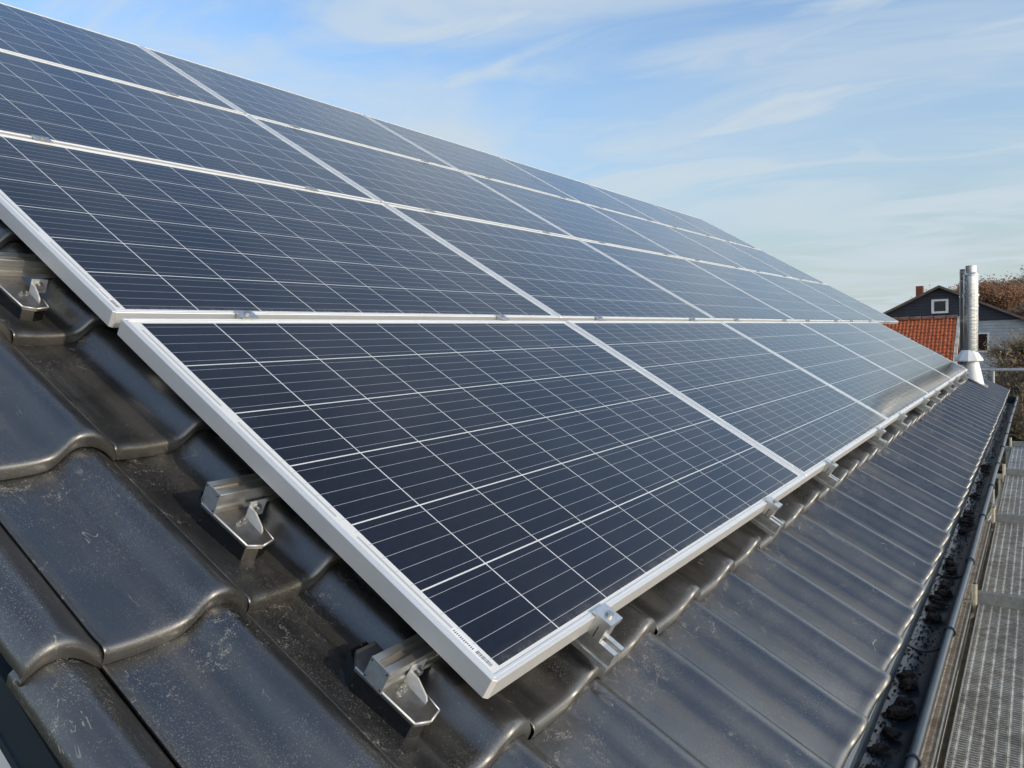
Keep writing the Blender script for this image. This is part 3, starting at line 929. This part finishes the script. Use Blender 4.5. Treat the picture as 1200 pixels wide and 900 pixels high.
# ================================================================== scaffold
DZ = -1.80
TX = [2.30, 4.78, 7.20, 9.77, 12.26]
def plank(x0, x1, y0, y1, mat, lb):
    root = empty('scaffold_plank', ((x0 + x1) / 2, (y0 + y1) / 2, DZ - .05))
    tag(root, lb, 'scaffold plank', 'planks of the scaffold deck beside the gutter')
    hx, hy = (x1 - x0) / 2, (y1 - y0) / 2
    bm = bmesh.new(); box(bm, -hx, hx, -hy + .006, hy - .006, .044, .048)
    new_obj('tread', bm, mat, root)
    for s in (-1, 1):
        bm = bmesh.new()
        box(bm, -hx, hx, min(s * hy, s * (hy - .006)), max(s * hy, s * (hy - .006)), -.01, .053, bevel=.0015)
        new_obj('side_rim', bm, M_GALV, root)
for b in range(4):
    x0 = TX[b] + .035; x1 = TX[b + 1] - .035
    nm = ['nearest', 'second', 'third', 'farthest'][b]
    plank(x0, x1, -1.455, -1.136, M_PLANK, 'wide grey ribbed scaffold plank in the %s bay beside the gutter' % nm)
    if b < 2: plank(x0, x1, -1.099, -.909, M_PLANKD, 'dirty brown narrow scaffold plank in the %s bay, under the gutter' % nm)
x0 = -2.2
plank(x0, TX[0] - .035, -1.099, -.909, M_PLANKD, 'dirty brown narrow scaffold plank closest to the camera, under the gutter')
plank(x0, TX[0] - .035, -1.455, -1.136, M_PLANK, 'wide grey ribbed scaffold plank closest to the camera, before the first crossbar')
for b, x in enumerate(TX[1:]):
    root = empty('scaffold_crossbar', (x, -1.2, DZ))
    tag(root, 'grey steel crossbar over the scaffold deck, %s from the camera' % ['first', 'second', 'third', 'fourth'][b], 'scaffold crossbar', 'crossbars between the scaffold planks')
    bm = bmesh.new(); box(bm, -.024, .024, -.95, .085, -.01, .070, bevel=.004)
    new_obj('bar', bm, M_BAR, root)
    bm = bmesh.new(); box(bm, -.018, .018, .086, .30, -.05, .0, bevel=.003)
    new_obj('bar_lug', bm, M_GALV, root)
    bm = bmesh.new(); tube(bm, [(-.055, .085, -.2), (-.055, .085, .130)], .016, 16); fixn(bm)
    new_obj('spigot', bm, M_SPIG, root, smooth=True, angle=40)
    bm = bmesh.new(); tube(bm, [(-.055, .085, .1302), (-.055, .085, .1310)], .0120, 14); new_obj('spigot_bore', bm, M_HOLE, root)
    bm = bmesh.new(); tube(bm, [(.02, .12, -.04), (.02, .12, GZ - DZ)], .024, 14)
    new_obj('standard', bm, M_GALV, root, smooth=True, angle=40)
    bm = bmesh.new(); tube(bm, [(0, -.86, -.04), (0, -.86, GZ - DZ)], .024, 14)
    new_obj('standard', bm, M_GALV, root, smooth=True, angle=40)
    if b == 2:
        bm = bmesh.new(); tube(bm, [(-.08, .06, -.1), (-1.2, .28, -.5)], .02, 12)
        new_obj('brace', bm, M_GALV, root, smooth=True, angle=40)
lg = empty('scaffold_ledger', (0, -1.116, DZ - .10))
tag(lg, 'long weathered steel tube lying in the gap between narrow and wide planks', 'scaffold tube')
bm = bmesh.new(); tube(bm, [(-2.2, 0, 0), (4.7, 0, 0)], .024, 14)
new_obj('tube', bm, simple('weathered_tube', (.22, .19, .13), .5, .4, .5, 12), lg, smooth=True, angle=40)
bm = bmesh.new(); tube(bm, [(4.86, 0, 0), (12.2, 0, 0)], .024, 14)
new_obj('tube', bm, bpy.data.materials['weathered_tube'], lg, smooth=True, angle=40)
# guard rail across the far gable end
gr = empty('guard_rail', (10.75, -1.2, -.64))
tag(gr, 'thin galvanised scaffold guard rail beyond the far roof end, beside the flue', 'guard rail')
bm = bmesh.new(); tube(bm, [(0, 1.4, 0), (0, -1.6, 0)], .022, 14); new_obj('rail', bm, M_GALV, gr, smooth=True, angle=40)
bm = bmesh.new(); tube(bm, [(-.02, .235, -.015), (-.02, .235, GZ + .64)], .019, 14); new_obj('post', bm, M_GALV, gr, smooth=True, angle=40)
bm = bmesh.new(); tube(bm, [(0, -.25, -.48), (0, -1.6, -.48)], .020, 14); new_obj('knee_rail', bm, M_GALV, gr, smooth=True, angle=40)

# ================================================================== neighbour houses
def cladding(name, col, pitch, rough=.6):
    k = NT(name)
    co = k.coord()
    sp = k.n('ShaderNodeSeparateXYZ'); k.l(co, sp.inputs[0])
    fz = k.math('FRACT', k.math('DIVIDE', sp.outputs[2], pitch))
    nz = k.noise(co, 3, 5)
    k.base(k.mix(k.ramp(nz, .35, .7), col, tuple(c * .8 for c in col)), rough)
    k.bump(k.ramp(fz, 0.0, 0.12), .8, .02)
    return k.m
M_NAVY = cladding('navy_board_cladding', (.028, .034, .050), .16)
M_PALE = cladding('pale_grey_board_cladding', (.36, .40, .44), .16)
M_BRICK = simple('red_chimney_brick', (.23, .075, .045), .9, var=.4, scale=14)
M_WHITE = simple('white_window_paint', (.74, .75, .76), .5, var=.05)
M_PANE = simple('dark_window_glass', (.012, .016, .020), .08, var=.3, scale=2)
M_BROWNT = simple('brown_roof_tiles', (.15, .115, .095), .8, var=.4, scale=5)
h1 = empty('gabled_house', (45, 2.79, GZ))
tag(h1, 'dark navy clad gabled house with a small white framed window, behind the orange roof', 'house')
def LZ(z): return z - GZ
bm = bmesh.new()
prism(bm, [(-4.5, LZ(.15)), (4.9, LZ(.15)), (4.9, LZ(-.28)), (0, LZ(1.93)), (-4.5, LZ(-.30))][:0] or [(-3.6, LZ(.15)), (3.7, LZ(.15)), (0, LZ(1.88))], 'x', 0, 9)
fixn(bm); new_obj('gable_wall', bm, M_NAVY, h1)
bm = bmesh.new(); box(bm, .06, 8.94, -4.2, 4.3, 0, LZ(.148)); new_obj('wall', bm, M_PALE, h1)
rf = bmesh.new()
for s in (-1, 1):
    L = 4.75
    sl = .49
    a = [(0, LZ(1.90)), (s * L, LZ(1.90 - L * sl)), (s * L, LZ(1.90 - L * sl) + .11), (0, LZ(2.03))]
    prism(rf, a, 'x', -.35, 9.3)
fixn(rf)
rfo = new_obj('roof', rf, M_BROWNT, h1)
bm = bmesh.new(); box(bm, -.37, -.34, -4.6, -4.5, LZ(-.45), LZ(-.30)); tube(bm, [(-.3, 4.78, LZ(-.44)), (9.2, 4.78, LZ(-.44))], .06, 8); tube(bm, [(-.3, -4.78, LZ(-.44)), (9.2, -4.78, LZ(-.44))], .06, 8)
new_obj('gutter', bm, M_GALV, h1)
bm = bmesh.new(); box(bm, 3.5, 4.0, 1.15, 1.50, LZ(1.2), LZ(2.22)); new_obj('chimney', bm, M_BRICK, rfo)
w = bmesh.new()
wy0, wy1, wz0, wz1 = -.40, .37, LZ(.60), LZ(1.32)
for q in ((wy0, wy1, wz1 - .10, wz1), (wy0, wy1, wz0, wz0 + .10), (wy0, wy0 + .12, wz0 + .1, wz1 - .1), (wy1 - .12, wy1, wz0 + .1, wz1 - .1)):
    box(w, -.06, .05, *q)
wf = new_obj('window', w, M_WHITE, h1)
bm = bmesh.new(); box(bm, -.02, .02, wy0 + .12, wy1 - .12, wz0 + .1, wz1 - .1); new_obj('pane', bm, M_PANE, wf)
bm = bmesh.new(); box(bm, .01, .08, -2.10, -1.62, LZ(-1.35), LZ(-.52)); new_obj('window', bm, M_PANE, h1)
bm = bmesh.new(); box(bm, .03, .075, -2.18, -1.54, LZ(-1.43), LZ(-.46)); new_obj('window_frame', bm, M_WHITE, h1)

# orange pantile roof
h2 = empty('orange_roofed_house', (34, 3.2, GZ))
tag(h2, 'house with bright orange pantile roof just behind the far end of the panels', 'house')
M_ORG = simple('orange_clay_pantile', (.56, .150, .060), .75, var=.55, scale=9, lo=.3, hi=.75)
bm = bmesh.new()
ru = random.Random(4)
rz = LZ(.20)
slope = R(43)
TWo, TCo = .135, .19
for c in range(23):
    for i in range(52):
        y0 = -2.02 + i * TWo
        rr = ru.uniform(-.006, .006)
        P = []
        for (d, lift) in ((c * TCo - .02, 0.0), ((c + 1) * TCo, .032), ((c + 1) * TCo, .006)):
            row = []
            for q in range(6):
                t = q / 5
                z = .034 * (0.5 - 0.5 * math.cos(2 * PI * t)) + lift + rr
                row.append(bm.verts.new((-d * math.cos(slope) - z * math.sin(slope), y0 + TWo * .97 * t, rz - d * math.sin(slope) + z * math.cos(slope))))
            P.append(row)
        for a in range(2):
            for q in range(5):
                bm.faces.new((P[a][q], P[a + 1][q], P[a + 1][q + 1], P[a][q + 1])).smooth = True
rf2 = new_obj('roof', bm, M_ORG, h2)
bm = bmesh.new()
for j in range(17):
    a = -2.05 + j * .42
    pts = [[bm.verts.new((rd * math.cos(w), yy, rz + .03 + rd * math.sin(w))) for w in [PI * q / 8 for q in range(9)]] for yy, rd in ((a, .13), (a + .40, .11))]
    for q in range(8): bm.faces.new((pts[0][q], pts[0][q + 1], pts[1][q + 1], pts[1][q]))
new_obj('ridge_caps', bm, simple('weathered_ridge_tile', (.24, .12, .08), .85, var=.5, scale=4), rf2, smooth=True)
bm = bmesh.new()
e0, e1 = 0.0, 23 * TCo
prism(bm, [(0, rz - .06), (-e1 * math.cos(slope), rz - e1 * math.sin(slope) - .06), (-e1 * math.cos(slope), 0), (e1 * math.cos(slope), 0), (e1 * math.cos(slope), rz - e1 * math.sin(slope) - .06)], 'y', -1.90, 4.9)
fixn(bm); new_obj('wall', bm, M_RENDER, h2)
bm = bmesh.new()
prism(bm, [(0.05, rz - .0), (e1 * math.cos(slope) + .1, rz - e1 * math.sin(slope)), (e1 * math.cos(slope), rz - e1 * math.sin(slope) - .05), (0.05, rz - .055)], 'y', -2.0, 4.9)
fixn(bm); new_obj('back_roof', bm, M_ORG, h2)
bm = bmesh.new()
for s in (-1, 1):
    prism(bm, [(0, rz + .09), (s * e1 * math.cos(slope), rz - e1 * math.sin(slope) + .05), (s * e1 * math.cos(slope), rz - e1 * math.sin(slope) - .22), (0, rz - .20)], 'y', -2.13, -2.03)
fixn(bm); new_obj('barge_board', bm, simple('weathered_white_board', (.50, .50, .46), .8, var=.5, scale=5), h2)

# TV aerial behind the ridge line
an = empty('tv_aerial', (40, 7.2, GZ)); tag(an, 'faint thin rooftop television aerial in the sky left of the dark gable', 'aerial')
bm = bmesh.new(); tube(bm, [(0, 0, 0), (0, 0, LZ(1.25))], .018, 6); new_obj('mast', bm, M_GALV, an)
bm = bmesh.new(); tube(bm, [(-.1, -.6, LZ(1.10)), (.1, .6, LZ(1.18))], .008, 5)
for q in range(9):
    y = -.55 + q * .137; tube(bm, [(-.28, y, LZ(1.14) + y * .06), (.28, y, LZ(1.14) + y * .06)], .006, 4)
new_obj('antenna_array', bm, M_GALV, an)

# ================================================================== trees and shrubs
def bark(name, c): return simple(name, c, .9, var=.4, scale=4)
M_BARK = bark('grey_brown_bark', (.10, .080, .062))
M_TWIG1 = simple('rusty_winter_twigs', (.36, .20, .125), .9, var=.45, scale=.6)
M_TWIG2 = simple('grey_brown_winter_twigs', (.27, .205, .155), .9, var=.45, scale=.6)
M_LEAF1 = simple('withered_brown_leaves', (.27, .18, .10), .85, var=.5, scale=1.2, col2=(.13, .11, .05))
M_LEAF2 = simple('olive_brown_leaves', (.19, .15, .07), .85, var=.5, scale=1.5, col2=(.08, .085, .035))
M_RUSS = simple('russet_winter_leaves', (.33, .17, .09), .85, var=.5, scale=.7, col2=(.20, .13, .085))
def tree_parts(seed, H, Wd, trunk_h, levels, twn, leafn, leaf_s, twig_r, mats, spread=.6, leafmat=None, round_=1.0):
    r = random.Random(seed)
    root = empty('bare_tree')
    bt = bmesh.new(); bc = bmesh.new()
    tips = []
    def grow(p, d, L, rad, lev, bmx):
        q = p + d * L
        mid = p + d * L * .5 + Vector((r.uniform(-1, 1), r.uniform(-1, 1), r.uniform(-.3, .3))) * L * .06
        tube(bmx, [p, mid, q], [rad, rad * .85, rad * .68], 6 if lev < 2 else 3, cap=False)
        if lev >= levels:
            tips.append((q, d)); return
        for k_ in range(r.choice((3, 4)) if lev < 2 else r.choice((2, 3, 3))):
            ang = r.uniform(0, 2 * PI)
            side = Vector((math.cos(ang), math.sin(ang), r.uniform(-.1, .5)))
            nd = (d * r.uniform(.5, .9) + side * spread * r.uniform(.6, 1.2) + Vector((0, 0, .12))).normalized()
            grow(p + d * L * r.uniform(.55, 1.0), nd, L * r.uniform(.62, .82), rad * .62, lev + 1, bmx if lev < 1 else bc)
        tips.append((q, d))
    L0 = (H - trunk_h) * .30
    grow(Vector((0, 0, 0)), Vector((0, 0, 1)), trunk_h, H * .020, 0, bt)
    n = len(tips)
    for k_ in range(twn):
        p, d = r.choice(tips)
        nd = (d + Vector((r.uniform(-1, 1), r.uniform(-1, 1), r.uniform(-.5, .9)))).normalized()
        L = r.uniform(.3, 1.0) * H * .085
        a = nd.cross(Vector((r.uniform(-1, 1), r.uniform(-1, 1), .3))).normalized() * twig_r
        q = p + nd * L
        m = p + nd * L * .5 + Vector((r.uniform(-1, 1), r.uniform(-1, 1), r.uniform(-1, 1))) * L * .12
        v = [bc.verts.new(x) for x in (p + a, p - a, m - a * .7, m + a * .7, q)]
        bc.faces.new((v[0], v[1], v[2], v[3])); bc.faces.new((v[3], v[2], v[4]))
        for s_ in range(leafn):
            c = p + nd * L * r.uniform(.2, 1.05) + Vector((r.gauss(0, 1), r.gauss(0, 1), r.gauss(0, 1))) * L * .22
            s = leaf_s * r.uniform(.5, 1.3)
            e1 = Vector((r.gauss(0, 1), r.gauss(0, 1), r.gauss(0, 1))).normalized(); e2 = e1.orthogonal().normalized()
            vv = [bc.verts.new(c + x) for x in (e1 * s, e2 * s * .6, -e1 * s, -e2 * s * .6)]
            f = bc.faces.new(vv); f.material_index = 1
    new_obj('trunk', bt, M_BARK, root, smooth=True)
    new_obj('crown', bc, [mats, leafmat or M_LEAF1], root)
    # real height of what grew, for scaling
    zs = max(t[0].z for t in tips)
    root['_h'] = zs
    return root
far_a = tree_parts(3, 9.0, 5, 2.4, 5, 9000, 3, .070, .022, M_TWIG1, .6, M_RUSS)
far_b = tree_parts(8, 9.0, 5, 2.2, 5, 10000, 1, .060, .022, M_TWIG2, .6, M_RUSS)
bush_a = tree_parts(21, 5.0, 4, 1.2, 5, 15000, 3, .020, .007, M_TWIG2, .75)
bush_b = tree_parts(34, 5.0, 4, 1.0, 5, 15000, 3, .022, .007, M_TWIG2, .8, M_LEAF2)
used = set()
def place(src, x, y, top, sc, rz, name, lb, cat, grp):
    h = src['_h']
    o = src if src.name not in used else copy_tree(src)
    used.add(src.name)
    o.name = name
    k_ = (top - GZ) / h
    o.location = (x, y, GZ); o.scale = (k_ * sc, k_ * sc, k_); o.rotation_euler = (0, 0, rz)
    tag(o, lb, cat, grp)
    return o
far = [(far_a, 72, 3.3, 2.4, 'rust brown bare tree in the far wood, next to the flue pipe'),
       (far_b, 80, 1.7, 3.2, 'grey brown bare tree between the rusty one and the tallest one'),
       (far_a, 70, 0.2, 2.7, 'brown bare tree rising above the low end of the dark gable roof'),
       (far_b, 76, -1.8, 3.8, 'tallest grey bare tree of the far wood'),
       (far_a, 84, -4.5, 3.6, 'rust brown bare tree behind the tallest one, farthest from the flue'),
       (far_b, 88, 4.8, 2.2, 'low bare tree of the far wood standing behind the flue pipe'),
       (far_b, 66, -4.2, 2.0, 'low brown bare tree in front of the tallest one')]
ft = random.Random(6)
for s, x, y, top, lb in far:
    place(s, x, y, top, ft.uniform(1.0, 1.25), ft.uniform(0, 6.28), 'bare_tree', lb, 'tree', 'bare trees of the far wood')
near = [(bush_a, 24, -1.75, -.65, 1.0, 'light brown leafy shrub in front of the pale clad wall'),
        (bush_b, 20.5, -1.0, -1.25, .7, 'olive brown shrub beside the cone flashing of the flue'),
        (bush_a, 19.0, -2.1, -1.0, 1.0, 'brown shrub right behind the guard rail'),
        (bush_b, 16.5, -1.45, -1.75, 1.0, 'dark green brown shrub just below the guard rail'),
        (bush_a, 29, -3.0, -.55, 1.1, 'tall brown shrub close to the pale clad wall')]
for s, x, y, top, sc, lb in near:
    place(s, x, y, top, sc, ft.uniform(0, 6.28), 'shrub', lb, 'shrub', 'brown garden shrubs behind the scaffold')
for s in (far_a, far_b, bush_a, bush_b):
    pass
for o in bpy.data.objects:
    if '_h' in o.keys(): del o['_h']
